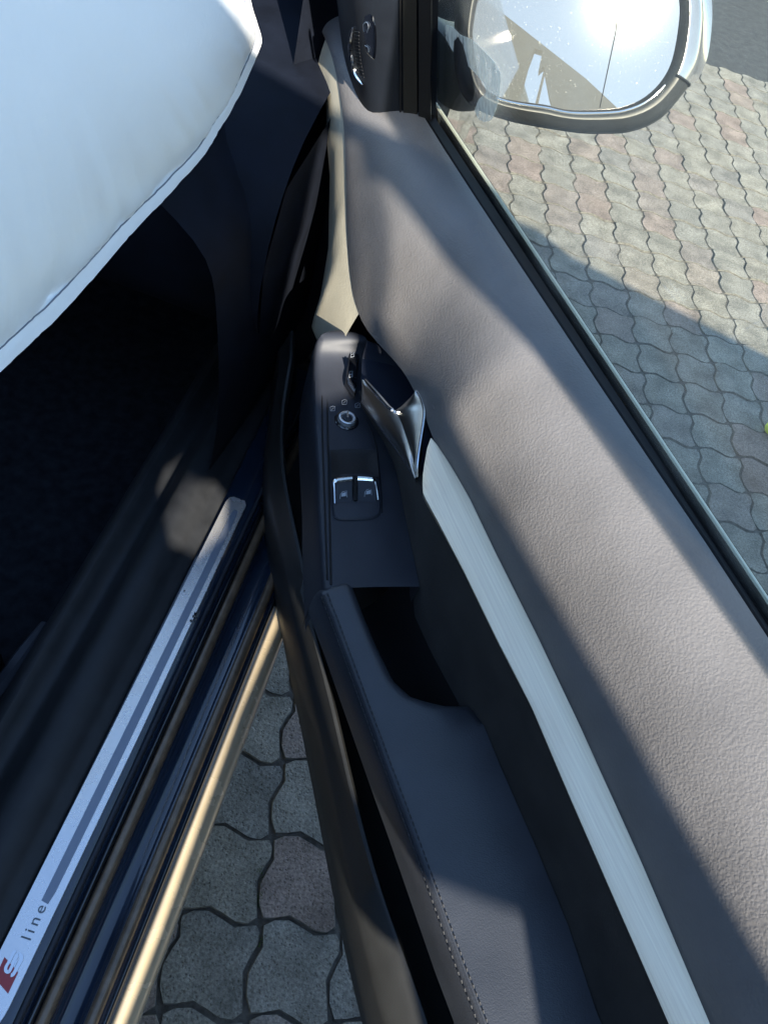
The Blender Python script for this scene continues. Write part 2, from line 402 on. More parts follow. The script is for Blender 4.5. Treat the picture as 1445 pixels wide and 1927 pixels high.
for k, (nv, d, c) in enumerate(cells[:300]):
    o = bpy.data.objects.new('paver', pme); COL.objects.link(o); o.parent = paving
    o.location = c + Vector((rg.uniform(-.001, .001), rg.uniform(-.001, .001), rg.uniform(-.0025, .0015)))
    o.rotation_euler = (rg.uniform(-.006, .006), rg.uniform(-.006, .006), rg.uniform(-.012, .012))
V, Fc, T = [], [], []
for nv, d, c in cells[300:]:
    b = len(V); dz = rg.uniform(-.0025, .0015); tx, ty = rg.uniform(-.006, .006), rg.uniform(-.006, .006); tt = rg.random()
    for p in pv: V.append(p + c + Vector((0, 0, dz + p.x * tx + p.y * ty))); T.append(tt)
    Fc += [tuple(i + b for i in q) for q in pf]
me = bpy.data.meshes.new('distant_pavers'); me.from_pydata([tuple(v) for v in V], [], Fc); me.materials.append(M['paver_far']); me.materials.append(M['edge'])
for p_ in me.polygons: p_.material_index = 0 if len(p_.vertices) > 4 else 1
at_ = me.attributes.new('tint', 'FLOAT', 'POINT'); at_.data.foreach_set('value', T)
me.polygons.foreach_set('use_smooth', [True] * len(me.polygons)); me.set_sharp_from_angle(angle=R(50))
o = bpy.data.objects.new('distant_pavers', me); COL.objects.link(o); o.parent = paving; o['kind'] = 'stuff'
p0 = EDGE_A - ed * 60; p1 = EDGE_A + ed * 60
o = mk('dark_ground_sheet', [p0 + Vector((0, 0, -.0015)), p1 + Vector((0, 0, -.0015)), p1 + en * 60 + Vector((0, 0, -.0015)), p0 + en * 60 + Vector((0, 0, -.0015))], [(0, 1, 2, 3)], M['dark_ground'], smooth=False)  # flat darker sheet beyond the paving edge
o['kind'] = 'structure'
# moss in a joint
V, Fc = [], []
for (qx, qy, n, sp) in ((489, 1690, 60, .007), (490, 1640, 22, .005), (490, 1772, 14, .005)):
    c = at(qx, qy, -.004)
    for k in range(n):
        p = c + PU * rg.gauss(0, .0022) + PV * rg.gauss(0, sp); p.z = -.005
        h = rg.uniform(.005, .011); a = rg.uniform(0, 2 * PI); r = rg.uniform(.0008, .0016)
        b = len(V); V += [p + Vector((math.cos(a) * r, math.sin(a) * r, 0)), p - Vector((math.cos(a) * r, math.sin(a) * r, 0)), p + Vector((rg.uniform(-.003, .003), rg.uniform(-.003, .003), h)), p + Vector((-math.sin(a) * r, math.cos(a) * r, h * .3))]
        Fc += [(b, b + 1, b + 2), (b, b + 3, b + 2), (b + 1, b + 3, b + 2)]
o = mk('moss', V, Fc, M['moss'], smooth=False, kind='stuff'); tag(o, 'green moss in the paver joint between sill and door', 'moss')

# ------------------------------------------------------------------ made-up off-frame wall behind the photographer (casts the shade)
WD = 2.6
sh = Vector((SUN.x, SUN.y, 0)).normalized(); sa = Vector((-sh.y, sh.x, 0))
def to_blocker(p):                            # where the sun ray through p meets the blocker plane
    t = (WD - p.dot(sh)) / SUN.dot(sh); q = p + SUN * t
    return q.dot(sa), q.z
def W3(a, z): return sh * WD + sa * a + Vector((0, 0, z))

# ------------------------------------------------------------------ the car
car = empty('car', C(.6, -.9, 0))
tag(car, 'dark car with its front door open, grey leather door panel and wing mirror', 'car')
def part(name, geo, m, parent=car, **k): return mk(name, geo[0], geo[1], m, parent, **k)

# --- upper door panel
TOP = sm(line([(799, 229, .94), (832, 286, .94), (892, 375, .94), (972, 500, .94), (1101, 693, .94), (1236, 900, .94), (1330, 1027, .94), (1445, 1212, .94)]))
ALR = line([(813, 826, .80), (845, 874, .80), (883, 940, .80), (932, 1042, .80), (1013, 1204, .80), (1088, 1362, .80), (1204, 1619, .80), (1335, 1927, .80)])
LOW = line([(628, 95, .922), (636, 154, .905), (644, 187, .895), (650, 241, .878), (653, 300, .86), (653, 359, .835), (651, 392, .815), (646, 425, .80), (661, 532, .772), (664, 615, .752), (691, 640, .752), (729, 657, .762), (753, 681, .772), (784, 735, .785), (800, 790, .795)] + [(813, 826, .80)])
LOWER = sorted([(-.45, ALR[0][1] + .004, .80)] + ALR[:-1] + [q for q in LOW if q[0] > ALR[-1][0] - 1e-6])
_g = [(s_, *ev(LOWER, s_)) for s_ in frange(-.45, 1.12, 80)]
LOWS = sm(_g, 8)
def low(s):
    k = max(0, min(1, (s - .40) / .08)); a = ev(LOWER, s); b = ev(LOWS, s)
    return a[0] + (b[0] - a[0]) * k, a[1] + (b[1] - a[1]) * k
def topl(s):
    if s > .78: return TOP[-1][1] - (s - .78) * .06, .94 + (s - .78) * .02
    return ev(TOP, s)
rows = []
for s in frange(-.42, 1.10, 110):
    wt, zt = topl(s); wb, zb = low(s); r = [D(s, wt - .004, zt - .02), D(s, wt - .003, zt - .006)]
    for t in frange(0, 1, 22):
        a = t * PI / 2; r.append(D(s, wt + (wb - wt) * math.sin(a) ** 1.0, zb + (zt + .003 - zb) * math.cos(a)))
    r.append(D(s, wb - .012, zb - .006)); r.append(D(s, wb - .03, zb - .008))
    rows.append(r)
door_panel = part('door_panel', grid(rows), M['panel'], sharp=60)

# --- belt seals and glass
GW, GLEAN = -.4835, .40
def gl(s, z, d=0): return D(s, GW + GLEAN * (z - .945) + d, z)
rows = []
for s in frange(-.42, .80, 60):
    wt, zt = topl(s)
    rows.append([D(s, wt - .0015, zt - .016), D(s, wt - .0025, zt - .002), D(s, wt - .005, zt + .0015), D(s, wt - .010, zt + .002), D(s, GW + .0045, zt + .003), D(s, GW + .0030, zt + .001), D(s, GW + .0030, zt - .03)])
inner_seal = part('belt_seal', grid(rows), M['black'])
rows = []
for s in frange(-.42, .80, 60):
    rows.append([D(s, GW - .0034, .9455), D(s, GW - .0040, .9476), D(s, GW - .0052, .9482), D(s, GW - .0066, .9474), D(s, GW - .0072, .9455)])
M['trimline'] = mat('satin_belt_trim', (.74, .77, .70), .4, metal=.3, var=.05)
outer_trim = part('belt_trim', grid(rows), M['trimline'])
rows = [[D(s, GW - .003, .92), D(s, GW - .0032, .9456), D(s, GW - .0095, .9456), D(s, GW - .0125, .93)] for s in frange(-.42, .80, 40)]
part('outer_seal', grid(rows), M['black'])
# window glass, 4 mm
gp = [(-.40, .90), (.772, .90), (.772, 1.06), (.40, 1.34), (-.33, 1.36)]
g_ = [gl(s, z) for s, z in gp]; nrm = (DW - Vector((0, 0, GLEAN))).normalized()
window = part('window_glass', prism([p - nrm * .002 for p in g_], nrm * .004), M['glass'], smooth=False)
NG = nrm; PG = gl(0, .945)
# dried smear on the glass
so = [(842, 44), (858, 50), (872, 64), (893, 72), (918, 96), (938, 118), (949, 140), (946, 165), (943, 188), (938, 206), (930, 224), (918, 228), (905, 222), (898, 206), (906, 185), (921, 172), (918, 158), (902, 138), (880, 116), (858, 96), (845, 72)]
sv = [onp(x, y, PG, NG) + NG * .0028 for x, y in so]
smear = part('dried_smear', prism(resample(sv, 60, True), NG * .0005), M['smear'], window, smooth=False)

# --- aluminium strip
ALL = line([(813, 829, .7995), (804, 846, .796), (798, 880, .791), (795, 905, .788), (796, 932, .787), (827, 989, .786), (873, 1077, .786), (936, 1207, .786), (1000, 1331, .786), (1070, 1496, .786), (1140, 1657, .786), (1258, 1927, .786)])
rows = []
for s in frange(-.42, .4205, 90):
    wr, zr = ev(ALR, s); wl, zl = ev(ALL, s)
    a = D(s, wr, zr); b = D(s, wl, zl); n = Vector((0, 0, 0)) + DW * (zr - zl) + Vector((0, 0, 1)) * (wl - wr)
    n = n.normalized() if n.length > 1e-6 else DW
    wd = (a - b).length
    r = [a - n * .006]
    for t in frange(0, 1, 9): r.append(a.lerp(b, t) + n * (.0030 + .0016 * min(1, wd / .03) * (1 - abs(2 * t - 1) ** 3)))
    r.append(b - n * .006); rows.append(r)
part('trim_strip', grid(rows), M['alu'], sharp=50)

# --- suede insert
SUL = line([(680, 756, .70), (724, 830, .694), (746, 887, .69), (762, 974, .69), (784, 1076, .69), (796, 1123, .69), (828, 1196, .69), (891, 1332, .69), (937, 1446, .69), (1005, 1601, .69), (1064, 1746, .69), (1114, 1901, .69)])
SUR = sorted([q for q in ALL if q[0] < .360] + line([(786, 908, .768), (752, 854, .752), (716, 806, .735), (682, 758, .712)]))
rows = []
for s in frange(-.42, .57, 80):
    wr, zr = ev(SUR, s); wl, zl = ev(SUL, s); r = [D(s, wr - .012, zr + .004)]
    for t in frange(0, 1, 8): r.append(D(s, wr + (wl - wr) * t - .004 * math.sin(t * PI) - .001, zr + (zl - zr) * t))
    r.append(D(s, wl - .002, zl - .05)); rows.append(r)
part('suede_insert', grid(rows), M['suede'])

# --- armrest
STI = sm(line([(609, 1118, .69), (636, 1186, .69), (682, 1314, .69), (728, 1441, .69), (773, 1560, .69), (819, 1687, .69), (864, 1819, .69), (900, 1906, .69)]), 1)
POC = line([(673, 1112, .688), (687, 1150, .688), (714, 1214, .688), (746, 1278, .688), (782, 1309, .688), (819, 1318, .688), (850, 1324, .688)])
smax = STI[-1][0]
def arm_r(s):
    ws = ev(SUL, s)[0]
    if s > POC[0][0] - .004:
        wp = ev(sorted(POC), s)[0]; return wp, True
    return ws, False
rows = []
poc_s0 = POC[0][0]
ss = sorted(set([round(x, 5) for x in frange(-.42, smax - .001, 120)]))
for s in ss:
    wl, zl = ev(STI, s)
    wr, inp = arm_r(s)
    t_in = 1.0 if inp else max(0.0, 1 - (poc_s0 - s) / .03)
    r = [D(s, wl + .004, zl - .055), D(s, wl + .005, zl - .03), D(s, wl + .004, zl - .008), D(s, wl + .0015, zl - .0012), D(s, wl, zl + .0005)]
    for t in frange(.06, 1, 14):
        e = max(0, (t - .62) / .38)
        z = zl + .006 * math.sin(min(t * 1.25, 1) * PI / 2) - .0 - (.018 * t_in) * e ** 2.2
        r.append(D(s, wl + (wr - wl) * t, z))
    r.append(D(s, wr - .001 - .004 * t_in, r[-1].z - (.01 + .03 * t_in)))
    rows.append(r)
# rounded front end
s0 = smax; first = rows[-1]
for k in range(1, 5):
    a = k / 4 * PI / 2
    rows.append([p + DH * (.010 * math.sin(a)) - Vector((0, 0, .012 * (1 - math.cos(a)))) for p in first])
rows.append([p + DH * .010 - Vector((0, 0, .05)) for p in first])
armrest = part('armrest', grid(rows), M['armrest'], sharp=75)
# two rows of stitches beside the welt
for off in (-.0035, .0030):
    V, Fc = [], []
    s = -.40
    while s < smax - .003:
        wl, zl = ev(STI, s); a = D(s, wl + off, zl + (.0018 if off < 0 else -.0022)); b = D(s + .0048, wl + off, zl + (.0018 if off < 0 else -.0022))
        g = tube([a, a.lerp(b, .5) + Vector((0, 0, .0006)), b], [.0004, .0008, .0004], 5)
        V, Fc = merge((V, Fc), g); s += .0062
    o = mk('stitching', V, Fc, M['thread'], armrest); o['kind'] = 'stuff'
wp_ = [D(s, ev(STI, s)[0] - .0002, ev(STI, s)[1] + .0008) for s in frange(-.41, smax - .002, 60)]
part('welt', tube(wp_, .0017, 6), M['armrest'], armrest)
# pull pocket under the armrest front
rows = []
for s in frange(.14, .345, 20):
    r = []
    for a in frange(0, 1, 9): r.append(D(s, -.250 - .105 * a, .69 - .006 - .11 * math.sin(a * PI) ** .5))
    rows.append(r)
part('pull_pocket', grid(rows), M['black'])

# --- switch console
CLx = [(639, 621, .722), (618, 624, .722), (603, 630, .720), (597, 640, .716), (593, 670, .702), (591, 700, .695), (591, 740, .691), (593, 790, .69), (596, 830, .69), (600, 890, .69), (601, 951, .69), (605, 1020, .69), (608, 1080, .69), (610, 1108, .69)]
CRx = [(639, 621, .722), (664, 625, .724), (682, 631, .726), (691, 641, .724), (686, 665, .708), (681, 700, .698), (679, 735, .693), (681, 756, .692), (724, 830, .69), (744, 885, .69), (754, 930, .69), (766, 990, .69), (784, 1076, .69), (790, 1104, .69)]
cl = resample(cr([at(*q) for q in CLx], 6), 70); crr = resample(cr([at(*q) for q in CRx], 6), 70)
rows = []
for i, (a, b) in enumerate(zip(cl, crr)):
    k = min(1, i / 5)
    r = [a + DW * .003 - UPZ * .10, a + DW * .0025 - UPZ * .03, a + DW * .0015 - UPZ * .008, a - UPZ * .0025]
    for t in frange(.03, 1, 10): r.append(a.lerp(b, t) + UPZ * .0015 * math.sin(t * PI) * k)
    r.append(b - UPZ * .035); rows.append(r)
rows.insert(0, [p + DH * .004 - UPZ * .05 for p in rows[0]])
console = part('switch_console', grid(rows), M['plastic'], sharp=50)
ZC = .6915
def cp(px, py, dz=0): return at(px, py, ZC + dz)
UPZ = Vector((0, 0, 1))
# groove line round the switch plate
pl = [(672, 747), (650, 738), (625, 735), (617, 741), (616, 760), (617, 830), (619, 900), (621, 1000), (623, 1100)]
part('plate_groove', tube(cr([cp(x, y, -.0005) for x, y in pl], 5), .0012, 6), M['black'], console)
pl = [(606, 745), (607, 830), (611, 950), (616, 1090)]
part('plate_groove', tube(cr([cp(x, y, -.0005) for x, y in pl], 5), .0010, 6), M['black'], console)
pl = [(690, 790), (701, 815), (708, 840), (713, 880), (718, 930), (719, 965)]
part('plate_groove', tube(cr([cp(x, y, -.0002) for x, y in pl], 5), .0008, 6), M['black'], console)
# finger scoop ahead of the switches
rows = []
for t in frange(0, 1, 14):
    y = 847 + 52 * t; xl = 621.5 + 3 * t; xr = 708.5 + 5 * t
    z = .0046 + (-.0030 * math.sin(t * PI) ** .5 if 0 < t < 1 else 0)
    r = []
    for a in frange(0, 1, 9):
        zz = .0046 + (z - .0046) * (1 - abs(2 * a - 1) ** 8)
        r.append(cp(xl + (xr - xl) * a, y - 2 * math.sin(a * PI), zz))
    rows.append(r)
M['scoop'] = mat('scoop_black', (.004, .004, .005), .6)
# dish set proud of the console; black colour stands in for cavity shade
part('finger_scoop', grid([[p + UPZ * 0 for p in r] for r in rows]), M['scoop'], console)
# switch block
blk = [(626, 897), (640, 893), (665, 892), (690, 892), (708, 894), (713, 902), (716, 935), (717, 962), (714, 972), (700, 977), (670, 979), (640, 979), (629, 975), (626, 962), (625, 930)]
part('switch_block', pillow(resample([cp(x, y, .0008) for x, y in blk], 44, True), UPZ, .0030, .10), M['plastic'], console)
def hsw(xs, sgn):
    rows = []
    (xl, xr) = xs
    for t in frange(0, 1, 9):
        y = 901 + 44 * t; h = .0115 * (1 - t) ** 1.4 + .0042
        rows.append([cp(xl + (xr - xl) * a - (1 - t) * 0, y - (3 * sgn * (a - .5)), h - (.003 if a in (0, 1) else 0)) for a in (0, .04, .3, .6, .96, 1)])
    f0 = [p - UPZ * .009 - ray(670, 900).normalized() * 0 for p in rows[0]]
    return grid([f0] + rows)
for xs, sg in (((630, 664), 1), ((672, 709), -1)):
    part('window_switch', hsw(xs, sg), M['plastic'], console, sharp=40)
tr1 = [cp(x, y, h) for x, y, h in ((630, 948, .0055), (629, 925, .009), (628.5, 910, .0135), (633, 905, .0145), (645, 903, .0150), (662, 901, .0152))]
tr2 = [cp(x, y, h) for x, y, h in ((672, 900, .0152), (690, 901, .0150), (703, 903, .0145), (706, 910, .0130), (709, 925, .009), (711, 941, .0055))]
for tr in (tr1, tr2):
    c_ = cr(tr, 5); n_ = len(c_)
    wide = [(.0013 if (tr is tr1) == (i < n_ * .45) else .0030) for i in range(n_)]
    for _ in range(3): wide = [wide[0]] + [(a + b + c) / 3 for a, b, c in zip(wide, wide[1:], wide[2:])] + [wide[-1]]
    part('switch_trim', tube(c_, wide, 8), M['chrome'], console)
part('switch_divider', tube([cp(667, 896, .013), cp(668, 920, .009), cp(669, 942, .0055)], .0022, 6), M['black'], console)
def icon_window(cx, cy, s, h, lean=0):
    a = cp(cx, cy, h); X = (cp(cx + 1, cy - .15, h) - cp(cx, cy, h)); Y = (cp(cx, cy - 1, h + .00012) - a)
    pts = [a + X * (x * s) + Y * (y * s) for x, y in ((-7, -7), (-6, 2), (-2, 6), (6, 7), (7, -6))]
    return tube(pts, .00032, 5)
for cx_, cy_ in ((646.5, 931), (692.5, 927)):
    part('window_icon', icon_window(cx_, cy_, .95, .0085), M['icon'], console)
    a = cp(cx_, cy_, .0083); X = cp(cx_ + 1, cy_ - .15, .0083) - a; Y = cp(cx_, cy_ - 1, .00842) - a
    part('window_icon', prism([a + X * -4 + Y * -3, a + X * -3 + Y * 3, a + X * 4.5 + Y * 4, a + X * 4.5 + Y * -3], UPZ * .0003), M['icon'], console, smooth=False)
# mirror adjuster knob
kc = cp(652, 792, 0)
def disc_rings(c, prof, n=36):
    rings = [[c + Vector((math.cos(2 * PI * k / n) * r, math.sin(2 * PI * k / n) * r, z)) for k in range(n)] for r, z in prof]
    v, f = grid(rings, True); f.append(tuple(range(len(v) - n, len(v)))); return v, f
part('knob_base', disc_rings(kc, [(.0150, .0), (.0150, .0012), (.0140, .0022), (.0120, .0024), (.0115, .0015)]), M['gloss'], console)
knob = part('mirror_knob', disc_rings(kc, [(.0112, .0015), (.0110, .0050), (.0104, .0066), (.0090, .0072), (.0072, .0068), (.0062, .0050), (.0058, .0046)]), M['ring'], console, sharp=30)
part('knob_cap', disc_rings(kc + UPZ * .0042, [(.0058, .0), (.0056, .0022), (.0030, .0030)]), M['plastic'], console)
kd = (cp(652, 775, .0155) - cp(652, 792, .0155)).normalized()
kx = UPZ.cross(kd)
b0 = kc + UPZ * .0064
part('knob_pointer', prism([b0 + kx * .0012 + kd * .0100, b0 - kx * .0012 + kd * .0100, b0 - kx * .0010 - kd * .001, b0 + kx * .0010 - kd * .001], UPZ * .0016), M['chrome'], console, smooth=False)
for x, y in ((626, 769), (648, 757), (673, 763)):
    a = cp(x, y, .0034); X = cp(x + 1, y, .0034) - a; Y = cp(x, y - 1, .0034) - a
    part('adjuster_icon', tube([a + X * p + Y * q for p, q in ((-4, -4), (-4.5, 3), (0, 5), (4.5, 4), (4, -4), (-4, -4))], .00028, 5), M['icon'], console)
    part('adjuster_icon', tube([a + X * -2 + Y * -2, a + X * 2 + Y * 2], .0003, 5), M['icon'], console)
# lock rocker beside the handle
lk = [(655, 640), (666, 636), (678, 640), (676, 670), (672, 700), (670, 738), (667, 746), (658, 732), (650, 720), (652, 700), (655, 670)]
lkz = .7035
lockp = part('lock_rocker', pillow(resample([at(x, y, lkz) for x, y in lk], 40, True), UPZ, .004, .2, .006), M['gloss'], console)
for x, y in ((663, 666), (660, 704)):
    a = at(x, y, lkz + .0055); X = at(x + 1, y, lkz + .0055) - a; Y = at(x, y - 1, lkz + .0055) - a
    part('lock_icon', tube([a + X * p + Y * q for p, q in ((-3, -6), (-2, 5), (3, 6), (3, -5), (-3, -6))], .00032, 5), M['icon'], console)
    part('lock_icon', tube([a + X * p + Y * q for p, q in ((-1.5, -1), (2, 0))], .00032, 5), M['icon'], console)
part('rocker_edge', tube(cr([at(x, y, lkz + .003) for x, y in ((677, 646), (674, 680), (670, 712), (668, 738))], 5), .0007, 6), M['chrome'], console)

# --- handle recess bowl and lever
rec = [(691, 641), (712, 648), (729, 657), (753, 681), (768, 711), (784, 737), (796, 775), (800, 815), (790, 890), (780, 905), (750, 852), (720, 806), (682, 756), (679, 718), (682, 669)]
rz = [.745, .752, .758, .768, .776, .782, .79, .79, .772, .766, .75, .735, .715, .715, .725]
rim = [at(x, y, z) for (x, y), z in zip(rec, rz)]
cen = sum(rim, Vector()) / len(rim) - DW * .05
rings = [resample(rim, 40, True)]
for t, d in ((.06, .012), (.16, .026), (.34, .040), (.62, .048), (.9, .05)):
    rings.append([p.lerp(cen, t) - DW * d * .9 - UPZ * d * .15 for p in rings[0]])
v, f = grid(rings, True); f.append(tuple(range(len(v) - 40, len(v))))
M['bowl'] = mat('bowl_plastic', (.008, .012, .024), .6, spec=.25, var=.1)
part('handle_bowl', (v, f), M['bowl'])
hz = {'a': (682, 718, .742), 'b': (687, 716, .745), 'n1': (731, 766, .765), 'n': (744, 772, .768), 'n2': (755, 765, .770), 't': (784, 736, .795), 't2': (792, 750, .797),
      'r1': (798, 773, .797), 'r2': (796, 800, .794), 'r3': (788, 850, .785), 'bt': (785, 898, .772), 'bb': (783, 907, .768), 'l1': (750, 852, .752), 'l2': (716, 806, .738), 'l3': (680, 756, .718)}
hp = {k: at(*q) for k, q in hz.items()}
crease = [hp['n'], at(757, 800, .772), at(770, 840, .772), at(779, 878, .770), hp['bt']]
left = [hp['l3'], hp['l2'], hp['l1'], at(768, 880, .760), hp['bb']]
# left arm facet: between lower-left edge and upper edge a..n + crease
ue = resample([hp['b'], at(709, 741, .755), hp['n1'], hp['n'], crease[1], crease[2], crease[3], hp['bt']], 24)
le = resample([hp['a'], hp['l3'], hp['l2'], hp['l1'], at(768, 880, .760), hp['bb']], 24)
hn = (DW * .75 + UPZ * .65).normalized()
rows = [[a.lerp(b, t) + hn * .004 * math.sin(t * PI) for t in frange(0, 1, 8)] for a, b in zip(ue, le)]
handle = part('door_handle', grid(rows), M['handle'], sharp=50)
re_ = resample([hp['t'], hp['t2'], hp['r1'], hp['r2'], hp['r3'], at(785, 876, .778), hp['bt']], 24)
ce_ = resample([hp['t'], hp['n2'], hp['n'], crease[1], crease[2], crease[3], hp['bt']], 24)
rows = [[a.lerp(b, t) + hn * (.003 * math.sin(t * PI)) for t in frange(0, 1, 8)] for a, b in zip(re_, ce_)]
part('handle_wing', grid(rows), M['handle'], handle, sharp=50)
part('handle_edge', tube(resample([hp['b'], at(709, 741, .756), hp['n1'], at(738, 771, .768)], 16), [.0022 + .0008 * math.sin(i / 15 * PI) for i in range(16)], 8), M['chrome'], handle)
part('handle_edge', tube(cr([hp['t'], hp['t2'], hp['r1'], hp['r2'], hp['r3'], at(785, 876, .778), hp['bt']], 4), .0016, 8), M['chrome'], handle)
part('handle_edge', tube(cr([hp['l3'], hp['l2'], hp['l1'], at(768, 880, .760), hp['bb']], 4), .0010, 6), M['plastic'], handle)

# --- lower door card, pocket and rim
RID = sorted(line([(541, 1000, .50), (564, 1086, .50), (591, 1186, .50), (627, 1323, .50), (664, 1487, .50), (700, 1623, .50), (728, 1714, .50), (773, 1833, .50), (803, 1924, .50)]))
RIM = sorted(line([(524, 700, .52), (512, 745, .49), (505, 801, .475), (502, 871, .47), (506, 923, .47), (521, 998, .47), (534, 1050, .47), (550, 1141, .47), (591, 1323, .47), (627, 1496, .47), (659, 1664, .47), (682, 1760, .47), (721, 1924, .47)]))
RIM = [(-.45, RIM[0][1] + .004, .47)] + RIM
RIM = sm([(s_, *ev(RIM, s_)) for s_ in frange(-.45, RIM[-1][0], 50)], 6)
RID = sm([(s_, *ev(RID, s_)) for s_ in frange(RID[0][0], RID[-1][0], 40)], 6)
def rimp(s):
    if s > RIM[-1][0]: k = s - RIM[-1][0]; return RIM[-1][1] - k * .30, RIM[-1][2] + k * .1
    return ev(RIM, s)
rows = []
for s in frange(-.42, .84, 80):
    wl, zl = rimp(s); wd, zd = (ev(RID, s) if s < .44 else (wl - .018, zl + .03))
    wd = min(wd, wl - .010)
    rows.append([D(s, -.47, .30), D(s, wl - .03, .31), D(s, wl - .006, .345), D(s, wl - .001, .40), D(s, wl, zl - .012), D(s, wl - .002, zl - .003), D(s, wl - .006, zl + .003), D(s, wd + .004, zd), D(s, wd, zd + .001), D(s, wd - .004, zd - .004), D(s, wd - .007, zd - .03), D(s, wd - .012, .38), D(s, min(wd - .07, -.36), .37), D(s, min(wd - .085, -.372), .42), D(s, min(wd - .085, -.375), .60), D(s, min(wd - .09, -.378), .69)])
part('door_card', grid(rows), M['card'], sharp=50)
# front of the card below the panel, curved speaker cover
SLI = sorted(line([(610, 190, .86), (612, 260, .83), (618, 330, .80), (615, 470, .735), (600, 560, .69), (583, 612, .662)]))
rows = []
for s in frange(.652, .985, 40):
    wp, zp = low(s); ws, zs = ev(SLI, s)
    r = []
    for t in frange(0, 1, 8): r.append(D(s, wp + (ws - wp) * t - .002 + .004 * math.sin(t * PI), zp + .004 + (zs - zp - .004) * t))
    r += [D(s, ws - .004, zs - .006), D(s, ws - .015, zs - .012)]
    rows.append(r)
M['cover'] = mat('pale_grained_cover', (.50, .46, .35), .6, bump=('leather', 420, .15, .0008), var=.12, var_scale=18)  # pale base lifted so weak grazing sun reads as a bright strip
cover = part('speaker_cover', grid(rows), M['cover'], sharp=60)
# outer skin of the door
rows = []
for s in frange(-.44, 1.08, 40):
    k = max(0, s - .8) * .10
    rows.append([D(s, GW - .010 + k, .94), D(s, GW - .016 + k, .93), D(s, GW - .035 + k, .85), D(s, GW - .050 + k, .72), D(s, GW - .052 + k, .60), D(s, GW - .040 + k, .42), D(s, GW - .028 + k, .32), D(s, -.45, .30)])
part('door_skin', grid(rows), M['body'])
rows = [[D(-.44, w_, z_) for w_ in (GW - .045, -.40, -.30)] for z_ in (.31, .5, .7, .8)]
part('door_edge', grid(rows), M['body'])

# --- sail panel behind the mirror: a tall moulding with an inboard and a rear face
ex = (onp(820, 0, PG, NG) - onp(816, 222, PG, NG)); ex = ex / ex.z
sb = [(1.30, -.50, .94), (1.075, -.490, .935), (1.03, -.464, .925), (.975, -.440, .913), (.926, -.428, .910), (.874, -.422, .908), (.838, -.422, .909), (.820, -.427, .911), (.808, -.437, .916), (.797, -.449, .923), (.786, -.465, .931), (.778, -.484, .938)]
sbase = resample(cr([D(*q) for q in sb], 5), 60)
rows = [[p + ex * h + (DH * .0 if h > 0 else DH * 0) for p in sbase] for h in (-.008, 0, .05, .10, .16, .22, .30)]
sail = part('sail_panel', grid(rows), M['sail'], sharp=50)
Pi, Ni = D(.87, -.4215, .908), None
Ni = DH.cross(ex).normalized(); Ni = Ni if Ni.dot(DW) > 0 else -Ni
Pr = D(.797, -.449, .923); Nr = (D(.808, -.437, .92) - D(.780, -.480, .92)).cross(ex).normalized(); Nr = Nr if Nr.dot(DH) < 0 else -Nr
def sp(x, y, d=0): return onp(x, y, Pi, Ni) + Ni * (d + .001)
def sr(x, y, d=0): return onp(x, y, Pr, Nr) + Nr * (d + .0015)
part('sail_seam', tube([sr(754, y, .000) for y in (-150, 0, 110, 226)], .0011, 6), M['black'], sail)
part('sail_strip', prism([sr(759, -150, .0), sr(784, -150, .0), sr(786, 224, .0), sr(760, 226, .0)], Nr * .0015), M['sailstrip'], sail, smooth=False)
part('glass_channel', prism([sr(791, -150, .0), sr(815, -150, .0), sr(812, 222, .0), sr(790, 225, .0)], Nr * .004), M['black'], sail, smooth=False)
cres = cr([sp(x, y, .0005) for x, y in ((666, 52), (662, 75), (664, 105), (671, 138), (684, 158))], 6)
part('grille_trim', tube(cres, [.0006 + .0028 * math.sin(i / (len(cres) - 1) * PI) ** .6 for i in range(len(cres))], 8), M['chrome'], sail)
for k in range(14):
    y = 58 + k * 6.5; x = 667 + .0018 * (y - 70) ** 2
    part('grille_slot', tube([sp(x, y, .0), sp(x + 10, y + 2.5, -.0002)], .0004, 5), M['black'], sail)
ov = [(688, 30), (698, 26), (706, 34), (710, 60), (710, 90), (707, 110), (700, 108), (690, 96), (686, 70), (685, 45)]
part('vent_recess', pillow(resample(cr([sp(x, y, .0) for x, y in ov + ov[:1]], 4), 40, True), Ni, .0012, .2), M['gloss'], sail)
part('vent_icon', tube(cr([sp(x, y, .002) for x, y in ((690, 58), (689, 45), (695, 40), (699, 48), (696, 60))], 4), .0004, 6), M['icon'], sail)
part('vent_icon', tube(cr([sp(x, y, .002) for x, y in ((692, 84), (698, 88), (699, 96))], 4), .0004, 6), M['icon'], sail)

# --- wing mirror
dsun = ray(1182, -4); NM = (SUN - dsun).normalized()
PM = CAM + ray(1080, 230) * ((1.03 - CAM.z) / ray(1080, 230).z)
def mp_(x, y, d=0): return onp(x, y, PM, NM) + NM * d
go = [(889, 60), (892, 95), (900, 140), (918, 172), (961, 188), (1025, 197), (1053, 204), (1084, 207.5), (1145, 205.5), (1172, 201), (1199, 191), (1224, 174), (1245, 151), (1261, 122), (1271, 83), (1278, 31), (1277, 0), (1268, -45), (1245, -85), (1200, -115), (1120, -130), (1020, -125), (950, -95), (915, -40), (897, 10)]
ho = [(858, 70), (858, 120), (866, 165), (896, 206), (959, 230), (1003, 240), (1084, 253), (1120, 256), (1145, 256), (1187, 254), (1228, 242), (1261, 222), (1282, 197), (1305, 168), (1318, 143), (1328, 112), (1334, 62), (1335, 25), (1331, -15), (1318, -70), (1280, -120), (1220, -155), (1120, -170), (1000, -160), (900, -120), (868, -40), (860, 20)]
gpx = resample(cr([Vector((x, y, 0)) for x, y in go + go[:1]], 4), 96, True)
def nearest(p, pool): return min(pool, key=lambda q: (q - p).length_squared)
